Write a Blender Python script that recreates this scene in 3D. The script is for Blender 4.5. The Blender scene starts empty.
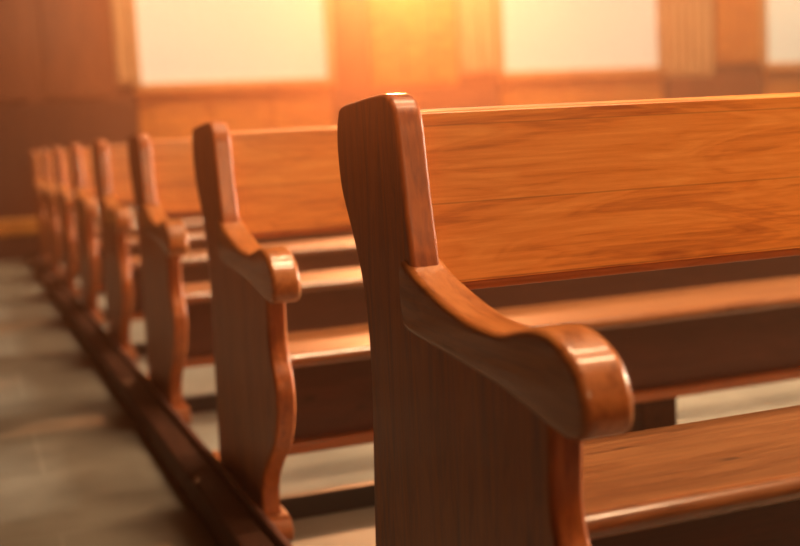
import bpy, bmesh, math, random
from mathutils import Vector, Matrix
from mathutils.geometry import tessellate_polygon

C = bpy.context.scene.collection
sc = bpy.context.scene
random.seed(4)

# ------------------------------------------------------------------ camera
cam_data = bpy.data.cameras.new('camera')
cam = bpy.data.objects.new('camera', cam_data)
C.objects.link(cam)
CAM = Vector((-0.5313, 0.0, 0.83))
FW = Vector((0.34657707, 0.93087797, -0.11554456))
RT = Vector((0.93364646, -0.35421662, -0.0532435))
UP = Vector((0.090491, 0.08942479, 0.99187428))
m = Matrix.Identity(4)
for i in range(3):
    m[i][0] = RT[i]; m[i][1] = UP[i]; m[i][2] = -FW[i]; m[i][3] = CAM[i]
cam.matrix_world = m
cam_data.sensor_width = 36
cam_data.lens = 51.93
cam_data.clip_start = 0.02
cam_data.dof.use_dof = True
cam_data.dof.focus_distance = 1.62
cam_data.dof.aperture_fstop = 2.5
sc.camera = cam

# ------------------------------------------------------------------ world, exposure
w = bpy.data.worlds.new('world')
sc.world = w
w.use_nodes = True
w.node_tree.nodes['Background'].inputs[0].default_value = (1.0, 0.55, 0.35, 1)
w.node_tree.nodes['Background'].inputs[1].default_value = 0.05
hz = w.node_tree.nodes.new('ShaderNodeVolumeScatter')   # thin warm haze added to spread a lens-flare glow and lift blacks
hz.inputs['Color'].default_value = (1.0, 0.52, 0.30, 1)
hz.inputs['Density'].default_value = 0.029
hz.inputs['Anisotropy'].default_value = 0.82
w.node_tree.links.new(hz.outputs[0], w.node_tree.nodes['World Output'].inputs['Volume'])
sc.view_settings.view_transform = 'Standard'
sc.view_settings.look = 'None'
sc.view_settings.exposure = 0.0
sc.view_settings.gamma = 1.0
sc.view_settings.use_curve_mapping = False
sc.cycles.max_bounces = 8
sc.cycles.use_denoising = True

# ------------------------------------------------------------------ room lights
def area(name, loc, target, sx, sy, power, col, spread=180):
    l = bpy.data.lights.new(name, 'AREA')
    l.shape = 'RECTANGLE'; l.size = sx; l.size_y = sy
    l.energy = power; l.color = col; l.spread = math.radians(spread)
    o = bpy.data.objects.new(name, l); C.objects.link(o)
    o.location = loc
    d = Vector(target) - Vector(loc)
    o.rotation_euler = d.to_track_quat('-Z', 'Y').to_euler()
    return o
SPOT_W = 2700
WARM = (1.0, 0.62, 0.34)
# long ceiling lamps in pairs; the first three rows hang over the nearest pews
for yy, pw in ((-0.55, 18), (0.75, 40), (2.05, 46), (3.6, 40), (5.2, 40), (6.8, 44), (8.4, 48)):
    for xx in (1.55, 4.6):  # right column is added, unseen, to brighten the pews farther right
        area('ceiling_lamp_light', (xx, yy, 3.9), (xx, yy + 0.001, 0), 1.6, 0.14, pw, WARM, 74)
# unseen fill lights added under the ceiling to brighten the far wall
for xx in (1.0, 4.2, 7.6):
    area('added_wall_fill_light', (xx, 9.0, 4.6), (xx, 10.3, 1.6), 1.2, 0.2, 60, (1.0, 0.60, 0.30), 110)
# unseen area light added behind the camera; low light that the row of pews shades below the armrests
area('added_front_light', (1.5, -6.9, 3.7), (1.2, 3.0, 0.7), 2.0, 2.2, 105, (1.0, 0.52, 0.24), 90)
# narrow lights added at the right, one per pew gap, for aisle floor stripes
for k in range(7):
    yw = 1.89 + 1.1703 * k
    area('added_side_light', (12.3, yw, 3.2), (-0.3, yw, 0.0), 0.35, 1.8, 50, (1.0, 0.66, 0.42), 24)

# ------------------------------------------------------------------ materials
def new_mat(name):
    mt = bpy.data.materials.new(name); mt.use_nodes = True
    nt = mt.node_tree
    return mt, nt, nt.nodes['Principled BSDF']

def N(nt, kind, **kw):
    n = nt.nodes.new(kind)
    for k, v in kw.items():
        if k.startswith('i_'):
            n.inputs[int(k[2:])].default_value = v
        else:
            setattr(n, k, v)
    return n

def wood(name, axis, dark, mid, light, rough=0.34, coat=0.35, plank=None, plank_axis=2, grain=1.0, spec=0.5, coat_rough=0.16):
    """varnished wood with the grain along axis; plank=(origin, width) glues it up from boards"""
    mt, nt, b = new_mat(name)
    L = nt.links.new
    tc = N(nt, 'ShaderNodeTexCoord')
    oi = N(nt, 'ShaderNodeObjectInfo')
    off = N(nt, 'ShaderNodeVectorMath', operation='SCALE')
    comb = N(nt, 'ShaderNodeCombineXYZ')
    L(oi.outputs['Random'], comb.inputs[axis])
    L(oi.outputs['Random'], comb.inputs[(axis + 1) % 3])
    L(comb.outputs[0], off.inputs[0]); off.inputs['Scale'].default_value = 7.3
    add = N(nt, 'ShaderNodeVectorMath', operation='ADD')
    L(tc.outputs['Object'], add.inputs[0]); L(off.outputs[0], add.inputs[1])
    src = add.outputs[0]
    seam = None; tone = None
    if plank:
        sep = N(nt, 'ShaderNodeSeparateXYZ'); L(tc.outputs['Object'], sep.inputs[0])
        sub = N(nt, 'ShaderNodeMath', operation='SUBTRACT'); L(sep.outputs[plank_axis], sub.inputs[0]); sub.inputs[1].default_value = plank[0]
        div = N(nt, 'ShaderNodeMath', operation='DIVIDE'); L(sub.outputs[0], div.inputs[0]); div.inputs[1].default_value = plank[1]
        fl = N(nt, 'ShaderNodeMath', operation='FLOOR'); L(div.outputs[0], fl.inputs[0])
        fr = N(nt, 'ShaderNodeMath', operation='FRACT'); L(div.outputs[0], fr.inputs[0])
        wn = N(nt, 'ShaderNodeTexWhiteNoise', noise_dimensions='1D'); L(fl.outputs[0], wn.inputs['W'])
        tone = wn.outputs['Value']
        c2 = N(nt, 'ShaderNodeVectorMath', operation='SCALE'); L(wn.outputs['Color'], c2.inputs[0]); c2.inputs['Scale'].default_value = 9.0
        a2 = N(nt, 'ShaderNodeVectorMath', operation='ADD'); L(src, a2.inputs[0]); L(c2.outputs[0], a2.inputs[1])
        src = a2.outputs[0]
        # thin seam
        pp = N(nt, 'ShaderNodeMath', operation='PINGPONG'); L(div.outputs[0], pp.inputs[0]); pp.inputs[1].default_value = 0.5
        sm = N(nt, 'ShaderNodeMapRange'); L(pp.outputs[0], sm.inputs[0])
        sm.inputs[1].default_value = 0.0; sm.inputs[2].default_value = 0.0016 / plank[1]
        sm.inputs[3].default_value = 0.62; sm.inputs[4].default_value = 1.0
        seam = sm.outputs[0]
    # broad figure
    mp = N(nt, 'ShaderNodeMapping'); L(src, mp.inputs['Vector'])
    s = [13.0, 13.0, 13.0]; s[axis] = 2.0
    mp.inputs['Scale'].default_value = s
    n1 = N(nt, 'ShaderNodeTexNoise'); n1.inputs['Scale'].default_value = 1.6; n1.inputs['Detail'].default_value = 3; n1.inputs['Distortion'].default_value = 0.9
    L(mp.outputs[0], n1.inputs['Vector'])
    # growth rings from contour lines of the figure
    mul = N(nt, 'ShaderNodeMath', operation='MULTIPLY'); L(n1.outputs['Fac'], mul.inputs[0]); mul.inputs[1].default_value = 15.0
    frc = N(nt, 'ShaderNodeMath', operation='PINGPONG'); L(mul.outputs[0], frc.inputs[0]); frc.inputs[1].default_value = 1.0
    # fibre
    mp2 = N(nt, 'ShaderNodeMapping'); L(src, mp2.inputs['Vector'])
    s = [110.0, 110.0, 110.0]; s[axis] = 4.5
    mp2.inputs['Scale'].default_value = s
    n2 = N(nt, 'ShaderNodeTexNoise'); n2.inputs['Scale'].default_value = 1.0; n2.inputs['Detail'].default_value = 4; n2.inputs['Roughness'].default_value = 0.65
    L(mp2.outputs[0], n2.inputs['Vector'])
    # sum
    m1 = N(nt, 'ShaderNodeMath', operation='MULTIPLY'); L(frc.outputs[0], m1.inputs[0]); m1.inputs[1].default_value = 0.10 * grain
    m2 = N(nt, 'ShaderNodeMath', operation='MULTIPLY_ADD'); L(n2.outputs['Fac'], m2.inputs[0]); m2.inputs[1].default_value = 0.70 * grain; L(m1.outputs[0], m2.inputs[2])
    m3 = N(nt, 'ShaderNodeMath', operation='MULTIPLY_ADD'); L(n1.outputs['Fac'], m3.inputs[0]); m3.inputs[1].default_value = 0.6; L(m2.outputs[0], m3.inputs[2])
    last = m3
    if tone is not None:
        m4 = N(nt, 'ShaderNodeMath', operation='MULTIPLY_ADD'); L(tone, m4.inputs[0]); m4.inputs[1].default_value = 0.16; L(m3.outputs[0], m4.inputs[2])
        last = m4
    cr = N(nt, 'ShaderNodeValToRGB')
    e = cr.color_ramp.elements
    e[0].position = 0.48; e[0].color = (*dark, 1)
    e[1].position = 1.02; e[1].color = (*light, 1)
    k = e.new(0.73); k.color = (*mid, 1)
    L(last.outputs[0], cr.inputs[0])
    col = cr.outputs[0]
    # knots: few small dark spots
    mp3 = N(nt, 'ShaderNodeMapping'); L(src, mp3.inputs['Vector'])
    s = [7.0, 7.0, 7.0]; s[axis] = 3.4
    mp3.inputs['Scale'].default_value = s
    vo = N(nt, 'ShaderNodeTexVoronoi'); vo.inputs['Scale'].default_value = 1.3
    L(mp3.outputs[0], vo.inputs['Vector'])
    kr = N(nt, 'ShaderNodeMapRange', interpolation_type='SMOOTHSTEP'); L(vo.outputs['Distance'], kr.inputs[0])
    kr.inputs[1].default_value = 0.02; kr.inputs[2].default_value = 0.10; kr.inputs[3].default_value = 0.45; kr.inputs[4].default_value = 1.0
    mx = N(nt, 'ShaderNodeVectorMath', operation='SCALE'); L(col, mx.inputs[0]); L(kr.outputs[0], mx.inputs['Scale'])
    col = mx.outputs[0]
    if seam is not None:
        mx2 = N(nt, 'ShaderNodeVectorMath', operation='SCALE'); L(col, mx2.inputs[0]); L(seam, mx2.inputs['Scale'])
        col = mx2.outputs[0]
    L(col, b.inputs['Base Color'])
    rr = N(nt, 'ShaderNodeMapRange'); L(n2.outputs['Fac'], rr.inputs[0])
    rr.inputs[1].default_value = 0.3; rr.inputs[2].default_value = 0.7
    rr.inputs[3].default_value = rough - 0.06; rr.inputs[4].default_value = rough + 0.08
    L(rr.outputs[0], b.inputs['Roughness'])
    b.inputs['Coat Weight'].default_value = coat
    b.inputs['Specular IOR Level'].default_value = spec
    b.inputs['Coat Roughness'].default_value = coat_rough
    bp = N(nt, 'ShaderNodeBump'); bp.inputs['Strength'].default_value = 0.12; bp.inputs['Distance'].default_value = 0.002
    L(m3.outputs[0], bp.inputs['Height']); L(bp.outputs[0], b.inputs['Normal'])
    return mt

OAK = dict(dark=(0.34, 0.085, 0.012), mid=(0.66, 0.228, 0.036), light=(0.80, 0.34, 0.075))
DOK = dict(dark=(0.20, 0.050, 0.013), mid=(0.40, 0.115, 0.028), light=(0.52, 0.18, 0.05))
BLK = dict(dark=(0.05, 0.018, 0.010), mid=(0.10, 0.035, 0.018), light=(0.15, 0.055, 0.028))
M_back = wood('oak_backrest', 0, spec=0.35, coat=0.12, rough=0.4, plank=(0.7395, 0.105), **OAK)
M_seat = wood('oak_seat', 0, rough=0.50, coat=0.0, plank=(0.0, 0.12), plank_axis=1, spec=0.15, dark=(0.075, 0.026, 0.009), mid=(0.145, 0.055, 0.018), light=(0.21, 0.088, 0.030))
M_x = wood('oak_rail', 0, **DOK)
M_panel = wood('oak_panel', 2, rough=0.42, coat=0.15, dark=(0.22, 0.048, 0.011), mid=(0.43, 0.112, 0.022), light=(0.55, 0.175, 0.04))  # same oak as the backrest, toned darker and redder
M_arm = wood('oak_armrest', 1, rough=0.34, coat=0.7, coat_rough=0.07, dark=(0.25, 0.07, 0.016), mid=(0.46, 0.150, 0.036), light=(0.58, 0.22, 0.062))
M_nose = wood('glossy_oak_nosing', 0, rough=0.3, coat=1.0, coat_rough=0.12, dark=(0.10, 0.033, 0.011), mid=(0.20, 0.070, 0.022), light=(0.28, 0.11, 0.035))
M_low_x = wood('shaded_apron_wood', 0, rough=0.5, coat=0.0, dark=(0.05, 0.014, 0.008), mid=(0.085, 0.025, 0.014), light=(0.13, 0.04, 0.02))  # under-seat shade put into the apron colour; strip and kick board share it
M_y = wood('oak_foot', 1, rough=0.5, coat=0.05, **DOK)
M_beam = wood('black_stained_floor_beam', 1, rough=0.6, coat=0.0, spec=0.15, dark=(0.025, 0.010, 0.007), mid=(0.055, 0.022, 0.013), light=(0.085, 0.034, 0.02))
M_wall_wood = wood('wall_oak', 2, plank=(0.0, 0.22), plank_axis=0, rough=0.45, coat=0.1,
                   dark=(0.10, 0.025, 0.008), mid=(0.18, 0.048, 0.015), light=(0.27, 0.085, 0.028))
M_dado = wood('wainscot_oak', 0, rough=0.45, coat=0.1, **OAK)
M_tan = wood('carved_light_oak', 2, rough=0.5, coat=0.0, dark=(0.45, 0.24, 0.12), mid=(0.68, 0.42, 0.22), light=(0.78, 0.52, 0.30))

def plain(name, col, rough=0.7, metal=0.0, emit=None, es=0.0, noise=0.0):
    mt, nt, b = new_mat(name)
    b.inputs['Base Color'].default_value = (*col, 1)
    b.inputs['Roughness'].default_value = rough
    b.inputs['Metallic'].default_value = metal
    if noise:
        tc = N(nt, 'ShaderNodeTexCoord'); n = N(nt, 'ShaderNodeTexNoise'); n.inputs['Scale'].default_value = 3.0; n.inputs['Detail'].default_value = 5
        nt.links.new(tc.outputs['Object'], n.inputs['Vector'])
        mr = N(nt, 'ShaderNodeMapRange'); nt.links.new(n.outputs['Fac'], mr.inputs[0]); mr.inputs[3].default_value = 1 - noise; mr.inputs[4].default_value = 1 + noise
        vm = N(nt, 'ShaderNodeVectorMath', operation='SCALE'); vm.inputs[0].default_value = col; nt.links.new(mr.outputs[0], vm.inputs['Scale'])
        nt.links.new(vm.outputs[0], b.inputs['Base Color'])
    if emit:
        b.inputs['Emission Color'].default_value = (*emit, 1); b.inputs['Emission Strength'].default_value = es
    return mt
M_plaster = plain('cream_plaster', (0.62, 0.50, 0.36), 0.85, noise=0.06)
M_pane = plain('frosted_glass', (0.75, 0.66, 0.5), 0.35, emit=(0.78, 0.88, 0.70), es=0.34)
M_ceiling = plain('dark_ceiling_boards', (0.10, 0.05, 0.03), 0.9, noise=0.05)
M_bulb = plain('lamp_glass', (0.9, 0.8, 0.6), 0.3, emit=(1.0, 0.62, 0.3), es=5)
M_iron = plain('blackened_iron', (0.02, 0.02, 0.022), 0.5, noise=0.1)
M_brass = plain('aged_brass', (0.55, 0.36, 0.14), 0.35, metal=1.0, noise=0.1)

# stone floor
M_floor, nt, b = new_mat('stone_slabs')
tc = N(nt, 'ShaderNodeTexCoord')
mp = N(nt, 'ShaderNodeMapping'); nt.links.new(tc.outputs['Object'], mp.inputs[0])
br = N(nt, 'ShaderNodeTexBrick', offset=0.5)
br.inputs['Color1'].default_value = (0.185, 0.165, 0.135, 1); br.inputs['Color2'].default_value = (0.24, 0.215, 0.175, 1)
br.inputs['Mortar'].default_value = (0.27, 0.24, 0.195, 1)
br.inputs['Scale'].default_value = 1.0; br.inputs['Mortar Size'].default_value = 0.006
br.inputs['Brick Width'].default_value = 0.80; br.inputs['Row Height'].default_value = 0.52
nt.links.new(mp.outputs[0], br.inputs['Vector'])
nn = N(nt, 'ShaderNodeTexNoise'); nn.inputs['Scale'].default_value = 5; nn.inputs['Detail'].default_value = 6
nt.links.new(tc.outputs['Object'], nn.inputs['Vector'])
mr = N(nt, 'ShaderNodeMapRange'); nt.links.new(nn.outputs['Fac'], mr.inputs[0]); mr.inputs[1].default_value = .3; mr.inputs[2].default_value = .7; mr.inputs[3].default_value = 0.8; mr.inputs[4].default_value = 1.15
vm = N(nt, 'ShaderNodeVectorMath', operation='SCALE'); nt.links.new(br.outputs['Color'], vm.inputs[0]); nt.links.new(mr.outputs[0], vm.inputs['Scale'])
nt.links.new(vm.outputs[0], b.inputs['Base Color'])
b.inputs['Roughness'].default_value = 0.6
b.inputs['Specular IOR Level'].default_value = 0.25

# ------------------------------------------------------------------ mesh helpers
def finish(name, bm, mat, parent=None, angle=32):
    bmesh.ops.recalc_face_normals(bm, faces=bm.faces[:])
    for e in bm.edges:
        if len(e.link_faces) == 2:
            an = e.calc_face_angle(0.0); f1, f2 = (f.calc_area() for f in e.link_faces)
            big = max(f1, f2) / max(min(f1, f2), 1e-9)
            e.smooth = not (an > math.radians(angle) or (an > math.radians(3) and big > 5))
    for f in bm.faces: f.smooth = True
    me = bpy.data.meshes.new(name); bm.to_mesh(me); bm.free()
    me.materials.append(mat)
    o = bpy.data.objects.new(name, me); C.objects.link(o)
    if parent: o.parent = parent
    return o

def box(bm, x0, x1, y0, y1, z0, z1, bev=0.0, seg=3):
    r = bmesh.ops.create_cube(bm, size=1)
    vs = r['verts']
    for v in vs:
        v.co = Vector((x0 + (v.co.x + .5) * (x1 - x0), y0 + (v.co.y + .5) * (y1 - y0), z0 + (v.co.z + .5) * (z1 - z0)))
    if bev:
        es = list({e for v in vs for e in v.link_edges})
        bmesh.ops.bevel(bm, geom=es, offset=bev, segments=seg, profile=0.5, affect='EDGES')
    return bm

def nbox(name, mat, dims, parent=None, bev=0.004, seg=3):
    bm = bmesh.new(); box(bm, *dims, bev=bev, seg=seg)
    return finish(name, bm, mat, parent)

def spline(pts, n=8):
    """closed Catmull-Rom through pts; a point given as (y, z, 1) is kept as a crisp corner"""
    out = []; L = len(pts)
    for i in range(L):
        p1, p2 = pts[i], pts[(i + 1) % L]
        p0 = pts[i - 1] if len(p1) < 3 else p1
        p3 = pts[(i + 2) % L] if len(p2) < 3 else p2
        for k in range(n):
            t = k / n
            f = lambda a, b, c, d: 0.5 * (2 * b + (c - a) * t + (2 * a - 5 * b + 4 * c - d) * t * t + (3 * b - a - 3 * c + d) * t ** 3)
            out.append((f(p0[0], p1[0], p2[0], p3[0]), f(p0[1], p1[1], p2[1], p3[1])))
    res = []
    for q in out:
        if not res or math.dist(q, res[-1]) > 0.0012: res.append(q)
    if math.dist(res[0], res[-1]) < 0.0012: res.pop()
    return res

def slab(bm, prof, x0, x1, r=0.008, steps=5, axis='x'):
    """closed profile (a, b) extruded between x0 and x1 with rounded rims"""
    n = len(prof)
    area2 = sum(prof[i][0] * prof[(i + 1) % n][1] - prof[(i + 1) % n][0] * prof[i][1] for i in range(n))
    sg = 1 if area2 > 0 else -1
    nrm = []
    for i in range(n):
        a, b_, c = prof[i - 1], prof[i], prof[(i + 1) % n]
        t = Vector((c[0] - a[0], c[1] - a[1]))
        t.normalize() if t.length else None
        nrm.append(Vector((t.y * sg, -t.x * sg)))
    rings = []
    levels = []
    for k in range(steps + 1):
        a = math.pi / 2 * k / steps
        levels.append((x0 + r * (1 - math.sin(a)), r * (1 - math.cos(a))))
    levels = levels[::-1]               # from cap (max inset) to full
    lv = levels + [(x1 - (x - x0), ins) for x, ins in levels[::-1]]
    for x, ins in lv:
        ring = []
        for i in range(n):
            q = Vector(prof[i]) - nrm[i] * ins
            co = (x, q.x, q.y) if axis == 'x' else ((q.x, x, q.y) if axis == 'y' else (q.x, q.y, x))
            ring.append(bm.verts.new(co))
        rings.append(ring)
    for a, b_ in zip(rings, rings[1:]):
        for i in range(n):
            j = (i + 1) % n
            bm.faces.new((a[i], a[j], b_[j], b_[i]))
    tris = tessellate_polygon([[Vector((q[0], q[1], 0)) for q in prof]])
    for t in tris:
        for ring in (rings[0], rings[-1]):
            try: bm.faces.new([ring[i] for i in t])
            except ValueError: pass

def tagged(o, label, cat, group=None):
    o['label'] = label; o['category'] = cat
    if group: o['group'] = group
    return o
def struct(o):
    o['kind'] = 'structure'; return o

# ------------------------------------------------------------------ room
Y1 = 10.3; X0 = -9.0; X1 = 12.4; Y0 = -7.0; H = 6.0
struct(nbox('floor', M_floor, (X0, X1, Y0, Y1, -0.1, 0.0), bev=0))
struct(nbox('ceiling', M_ceiling, (X0, X1, Y0, Y1, H, H + 0.1), bev=0))
struct(nbox('wall_left', M_wall_wood, (X0 - 0.15, X0, Y0, Y1, 0, H), bev=0))
struct(nbox('wall_right', M_plaster, (X1, X1 + 0.15, Y0, Y1, 0, H), bev=0))
struct(nbox('wall_front', M_wall_wood, (X0, X1, Y0 - 0.15, Y0, 0, H), bev=0))
struct(nbox('wall_back', M_wall_wood, (X0, X1, Y1, Y1 + 0.2, 0, H), bev=0))

WIN = [(0.97, 2.70), (4.46, 6.25), (7.56, 9.35), (10.6, 12.2)]
for i, (a, b_) in enumerate(WIN):
    f = bmesh.new()
    for d in ((a - .05, a + .02, 1.37, 3.5), (b_ - .02, b_ + .05, 1.37, 3.5), (a - .05, b_ + .05, 3.44, 3.5), (a - .05, b_ + .05, 1.37, 1.42)):
        box(f, d[0], d[1], Y1 - 0.07, Y1 - 0.001, d[2], d[3], 0.006, 2)
    fr = struct(finish('window_%d' % (i + 1), f, M_tan))
    pn = nbox('frosted_pane', M_pane, (a + .02, b_ - .02, Y1 - 0.035, Y1 - 0.02, 1.42, 3.44), fr, bev=0)
    st = nbox('sill', M_dado, (a - .06, b_ + .06, Y1 - 0.11, Y1 - 0.002, 1.335, 1.368), fr, bev=0.006)
    # wainscot under the window: framed oak boards
    bm = bmesh.new()
    box(bm, a - .02, b_ + .02, Y1 - 0.05, Y1 - 0.001, 0.12, 1.33, 0.004, 2)
    nb = 3; wd = (b_ - a - 0.1) / nb
    for k in range(nb):
        box(bm, a + 0.09 + k * wd, a + (k + 1) * wd, Y1 - 0.066, Y1 - 0.045, 0.25, 1.22, 0.008, 2)
    tr = struct(finish('trim_%d' % (i + 1), bm, M_dado))

# oak wall fields and carved strips between the windows
def slats(name, x0, x1, z0, z1, mat, n, depth=0.03):
    bm = bmesh.new()
    box(bm, x0, x1, Y1 - 0.03, Y1 - 0.001, z0, z1, 0.004, 2)
    wd = (x1 - x0) / n
    for k in range(n):
        box(bm, x0 + k * wd + wd * .12, x0 + (k + 1) * wd - wd * .12, Y1 - 0.03 - depth, Y1 - 0.025, z0 + .03, z1 - .03, 0.005, 2)
    return struct(finish(name, bm, mat))
slats('trim_4', -4.3, 0.76, 1.295, 3.7, M_wall_wood, 8)
M_low = wood('dark_wainscot', 2, plank=(0.0, 0.2), plank_axis=0, rough=0.5, coat=0.0, dark=(0.03, 0.008, 0.004), mid=(0.06, 0.015, 0.007), light=(0.09, 0.024, 0.010))
M_mid = wood('red_wainscot', 2, plank=(0.0, 0.2), plank_axis=0, rough=0.5, coat=0.0, dark=(0.09, 0.020, 0.007), mid=(0.15, 0.034, 0.010), light=(0.22, 0.055, 0.016))
for nm, xa, xb, zt, mt in (('trim_10', -4.3, 0.92, 1.275, M_low), ('trim_11', 2.78, 4.38, 1.285, M_mid), ('trim_12', 6.33, 7.48, 1.285, M_mid)):
    struct(nbox(nm, mt, (xa, xb, Y1 - 0.04, Y1 - 0.001, 0.125, zt), bev=0.004))
slats('trim_5', 0.79, 0.91, 1.41, 3.7, M_tan, 1)
slats('trim_6', 3.12, 4.00, 1.305, 3.7, M_dado, 3)
slats('trim_7', 4.03, 4.40, 1.408, 3.7, M_tan, 2)
slats('trim_8', 6.32, 6.90, 1.305, 3.7, M_tan, 6)
slats('trim_9', 6.95, 7.50, 1.42, 3.7, M_dado, 4)
struct(nbox('baseboard_back', M_panel, (X0, X1, Y1 - 0.03, Y1 - 0.001, 0, 0.12)))

# wall lamp added out of view; its glow stands in for flare on the oak
lamp = bpy.data.objects.new('added_wall_lamp', None); C.objects.link(lamp); lamp.location = (3.35, Y1 - 0.001, 2.42)
tagged(lamp, 'brass wall lamp with a glowing glass bowl between the two windows, added out of view', 'lamp')
bm = bmesh.new(); bmesh.ops.create_cone(bm, cap_ends=True, segments=32, radius1=0.07, radius2=0.055, depth=0.03, matrix=Matrix.Translation((0, -0.015, 0)) @ Matrix.Rotation(math.pi / 2, 4, 'X'))
finish('backplate', bm, M_brass, lamp)
bm = bmesh.new(); bmesh.ops.create_cone(bm, cap_ends=True, segments=16, radius1=0.012, radius2=0.012, depth=0.2, matrix=Matrix.Translation((0, -0.12, 0)) @ Matrix.Rotation(math.pi / 2, 4, 'X'))
finish('arm', bm, M_brass, lamp)
bm = bmesh.new(); bmesh.ops.create_uvsphere(bm, u_segments=24, v_segments=14, radius=0.09, matrix=Matrix.Translation((0, -0.25, 0)))
finish('glass_bowl', bm, M_bulb, lamp)
pl = bpy.data.lights.new('added_wall_lamp_light', 'POINT'); pl.energy = 12; pl.color = (1.0, 0.50, 0.20); pl.shadow_soft_size = 0.09
po = bpy.data.objects.new('added_wall_lamp_light', pl); C.objects.link(po); po.location = (3.35, Y1 - 0.40, 2.42)

# small spotlight added high on the far wall; its beam stands in for lens flare
spot = bpy.data.objects.new('flarelight', None); C.objects.link(spot); spot.location = (3.35, Y1 - 0.001, 2.95)
tagged(spot, 'small black spotlight above the lamp, unseen, added for a flare glow over the pews', 'flarelight')
aim = (Vector((0.2, 1.0, 0.6)) - Vector((3.35, Y1 - 0.3, 2.95))).normalized()
rotm = aim.to_track_quat('-Z', 'Y').to_matrix().to_4x4()
bm = bmesh.new(); bmesh.ops.create_cone(bm, cap_ends=True, segments=28, radius1=0.062, radius2=0.04, depth=0.15, matrix=Matrix.Translation((0, -0.24, 0)) @ rotm)
finish('housing', bm, M_iron, spot)
nbox('bracket', M_iron, (-0.02, 0.02, -0.19, 0.0, -0.012, 0.012), spot)
sl = bpy.data.lights.new('flarelight_beam', 'SPOT'); sl.energy = SPOT_W; sl.color = (1.0, 0.33, 0.115); sl.spot_size = math.radians(62); sl.spot_blend = 0.6; sl.shadow_soft_size = 0.05
so = bpy.data.objects.new('flarelight_beam', sl); C.objects.link(so)
so.location = Vector((3.35, Y1 - 0.24, 2.95)) + aim * 0.10; so.rotation_euler = aim.to_track_quat('-Z', 'Y').to_euler()

# ------------------------------------------------------------------ pew
PLEN = 4.6
PANEL = [(1.652, 0.8815), (1.668, 0.866), (1.6765, 0.842), (1.678, 0.81), (1.668, 0.757), (1.637, 0.705), (1.608, 0.655), (1.588, 0.600), (1.579, 0.527),
         (1.581, 0.452), (1.590, 0.375), (1.604, 0.25), (1.618, 0.12), (1.626, 0.045, 1),
         (1.175, 0.045, 1), (1.178, 0.09), (1.155, 0.135), (1.105, 0.180), (1.045, 0.230), (1.006, 0.285), (0.992, 0.335),
         (0.999, 0.375), (1.018, 0.410), (1.027, 0.45), (1.024, 0.50), (1.020, 0.56, 1),
         (1.20, 0.595), (1.383, 0.615, 1), (1.390, 0.680), (1.401, 0.735), (1.412, 0.80), (1.420, 0.850), (1.434, 0.876), (1.462, 0.8895), (1.51, 0.8905), (1.58, 0.8870)]
ARM = [(1.418, 0.6710), (1.370, 0.6555), (1.325, 0.6420), (1.270, 0.6280), (1.220, 0.6185), (1.170, 0.6145), (1.126, 0.6145), (1.082, 0.6235), (1.040, 0.6310),
       (1.000, 0.6270), (0.964, 0.6100), (0.945, 0.5850), (0.939, 0.5580), (0.947, 0.5370), (0.972, 0.5285), (1.005, 0.5310), (1.06, 0.5400),
       (1.131, 0.5520), (1.27, 0.5650), (1.400, 0.5760), (1.421, 0.592), (1.428, 0.625)]
bmP = bmesh.new(); slab(bmP, spline(PANEL, 7), 0.002, 0.043, r=0.007)
bmA = bmesh.new(); slab(bmA, spline(ARM, 5), -0.004, 0.0535, r=0.009)

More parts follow.
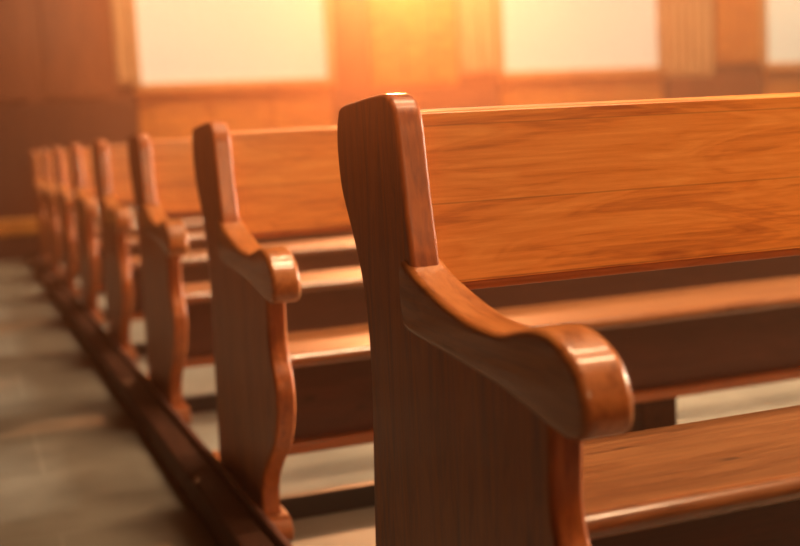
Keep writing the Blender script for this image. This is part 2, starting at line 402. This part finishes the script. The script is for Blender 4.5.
def make_pew():
    r = bpy.data.objects.new('church_pew', None); C.objects.link(r)
    pan = finish('end_panel', bmP.copy(), M_panel, r)
    arm = finish('armrest', bmA.copy(), M_arm, r)
    # shaped foot under the end panel
    def foot(x0):
        bm = bmesh.new()
        prof = [(1.135, 0.0, 1), (1.131, 0.022), (1.145, 0.044), (1.19, 0.050), (1.40, 0.050), (1.62, 0.050), (1.76, 0.046), (1.80, 0.028), (1.803, 0.0, 1)]
        slab(bm, spline(prof, 5), x0, x0 + 0.066, r=0.006)
        return finish('foot', bm, M_y, r)
    foot(-0.010)
    # the end panel and armrest at the far end of the pew
    for src, nm, mt in ((bmP, 'end_panel', M_panel), (bmA, 'armrest', M_arm)):
        bm = src.copy()
        for v in bm.verts: v.co.x = PLEN - v.co.x
        bmesh.ops.reverse_faces(bm, faces=bm.faces[:])
        finish(nm, bm, mt, r)
    foot(PLEN - 0.056)
    xa, xb = 0.0405, PLEN - 0.0405
    # reclined backrest: a thick board, upper edge rounded
    bm = bmesh.new()
    prof = [(1.4535, 0.851), (1.4555, 0.8585), (1.4610, 0.8635), (1.469, 0.8650), (1.478, 0.8635), (1.484, 0.858), (1.470, 0.745), (1.456, 0.632, 1), (1.428, 0.632, 1), (1.4415, 0.745)]
    slab(bm, spline(prof, 5), xa, xb, r=0.001, steps=1)
    back = finish('backrest', bm, M_back, r)
    nbox('lower_bead', M_x, (xa + .001, xb - .001, 1.434, 1.454, 0.619, 0.6325), r, bev=0.003)
    # seat board with a rounded nose, dipping a little towards the back
    bm = bmesh.new()
    prof = [(1.0975, 0.3735, 1), (1.0940, 0.378), (1.0925, 0.385), (1.0940, 0.3920), (1.0985, 0.3975), (1.1050, 0.4005), (1.1120, 0.4014), (1.1165, 0.4008, 1), (1.1165, 0.3735, 1)]
    slab(bm, spline(prof, 5), xa, xb, r=0.001, steps=1)
    finish('nosing', bm, M_nose, r)
    bm = bmesh.new()
    prof = [(1.117, 0.3735, 1), (1.117, 0.4005, 1), (1.15, 0.4008), (1.25, 0.4000), (1.390, 0.399, 1), (1.390, 0.373, 1), (1.25, 0.3732)]
    slab(bm, spline(prof, 4), xa, xb, r=0.001, steps=1)
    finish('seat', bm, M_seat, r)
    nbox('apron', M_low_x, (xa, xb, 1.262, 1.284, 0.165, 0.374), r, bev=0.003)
    nbox('lower_rail', M_x, (xa, xb, 1.235, 1.283, 0.152, 0.180), r, bev=0.006)
    for x in (1.015, 3.05):
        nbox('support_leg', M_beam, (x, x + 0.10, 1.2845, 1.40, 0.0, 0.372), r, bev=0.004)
    nbox('floor_rail', M_iron, (0.056, PLEN - 0.056, 1.255, 1.283, 0.0, 0.052), r, bev=0.004)
    return r

def copy_tree(o):
    c = o.copy(); C.objects.link(c)
    for ch in list(o.children):
        d = ch.copy(); C.objects.link(d); d.parent = c
    return c

PITCH = 1.1703
LAB = ['oak pew at the near end of the row, in front of the sharp one',
       'varnished oak pew nearest the camera, its scrolled armrest and plank backrest in sharp focus',
       'slightly blurred oak pew directly behind the sharp one, side panel mostly in view',
       'blurred oak pew, third in the row counted from the sharp one in front',
       'blurred oak pew, fourth in the row counted from the sharp one in front',
       'strongly blurred oak pew, fifth in the row, halfway along the aisle beam',
       'strongly blurred oak pew, third from the rear end of the row',
       'strongly blurred oak pew, second from the rear end of the row',
       'faint blurred oak pew at the rear end of the row by the low bench']
proto = make_pew()
for k in range(-1, 8):
    o = proto if k == 0 else copy_tree(proto)
    o.location = (0, k * PITCH, 0)
    tagged(o, LAB[k + 1], 'pew', 'oak pews in one row along the aisle')
bmP.free(); bmA.free()

# long floor beam beside the pews
bm = bmesh.new()
box(bm, -0.100, -0.020, -0.3, 9.87, 0.0, 0.075, 0.007, 3)
fb = finish('floor_beam', bm, M_beam)
nbox('edge_strip', M_low_x, (-0.036, -0.021, -0.28, 9.85, 0.060, 0.094), fb, bev=0.004)
tagged(fb, 'long dark wooden beam on the stone floor between the aisle and the pew ends', 'beam')

# low bench against the far wall, left of the pews
bn = bpy.data.objects.new('low_bench', None); C.objects.link(bn); bn.location = (-1.0, 10.13, 0)
tagged(bn, 'low orange-brown wooden bench at the far left end of the aisle', 'bench')
nbox('seat', M_back, (-1.3, 1.24, -0.115, 0.12, 0.205, 0.330), bn, bev=0.01)
nbox('kick_board', M_low_x, (-1.25, 1.2, -0.10, -0.07, 0.0, 0.205), bn)
for x in (-1.2, -0.02, 1.1):
    nbox('leg', M_panel, (x, x + 0.07, -0.07, 0.115, 0, 0.205), bn)
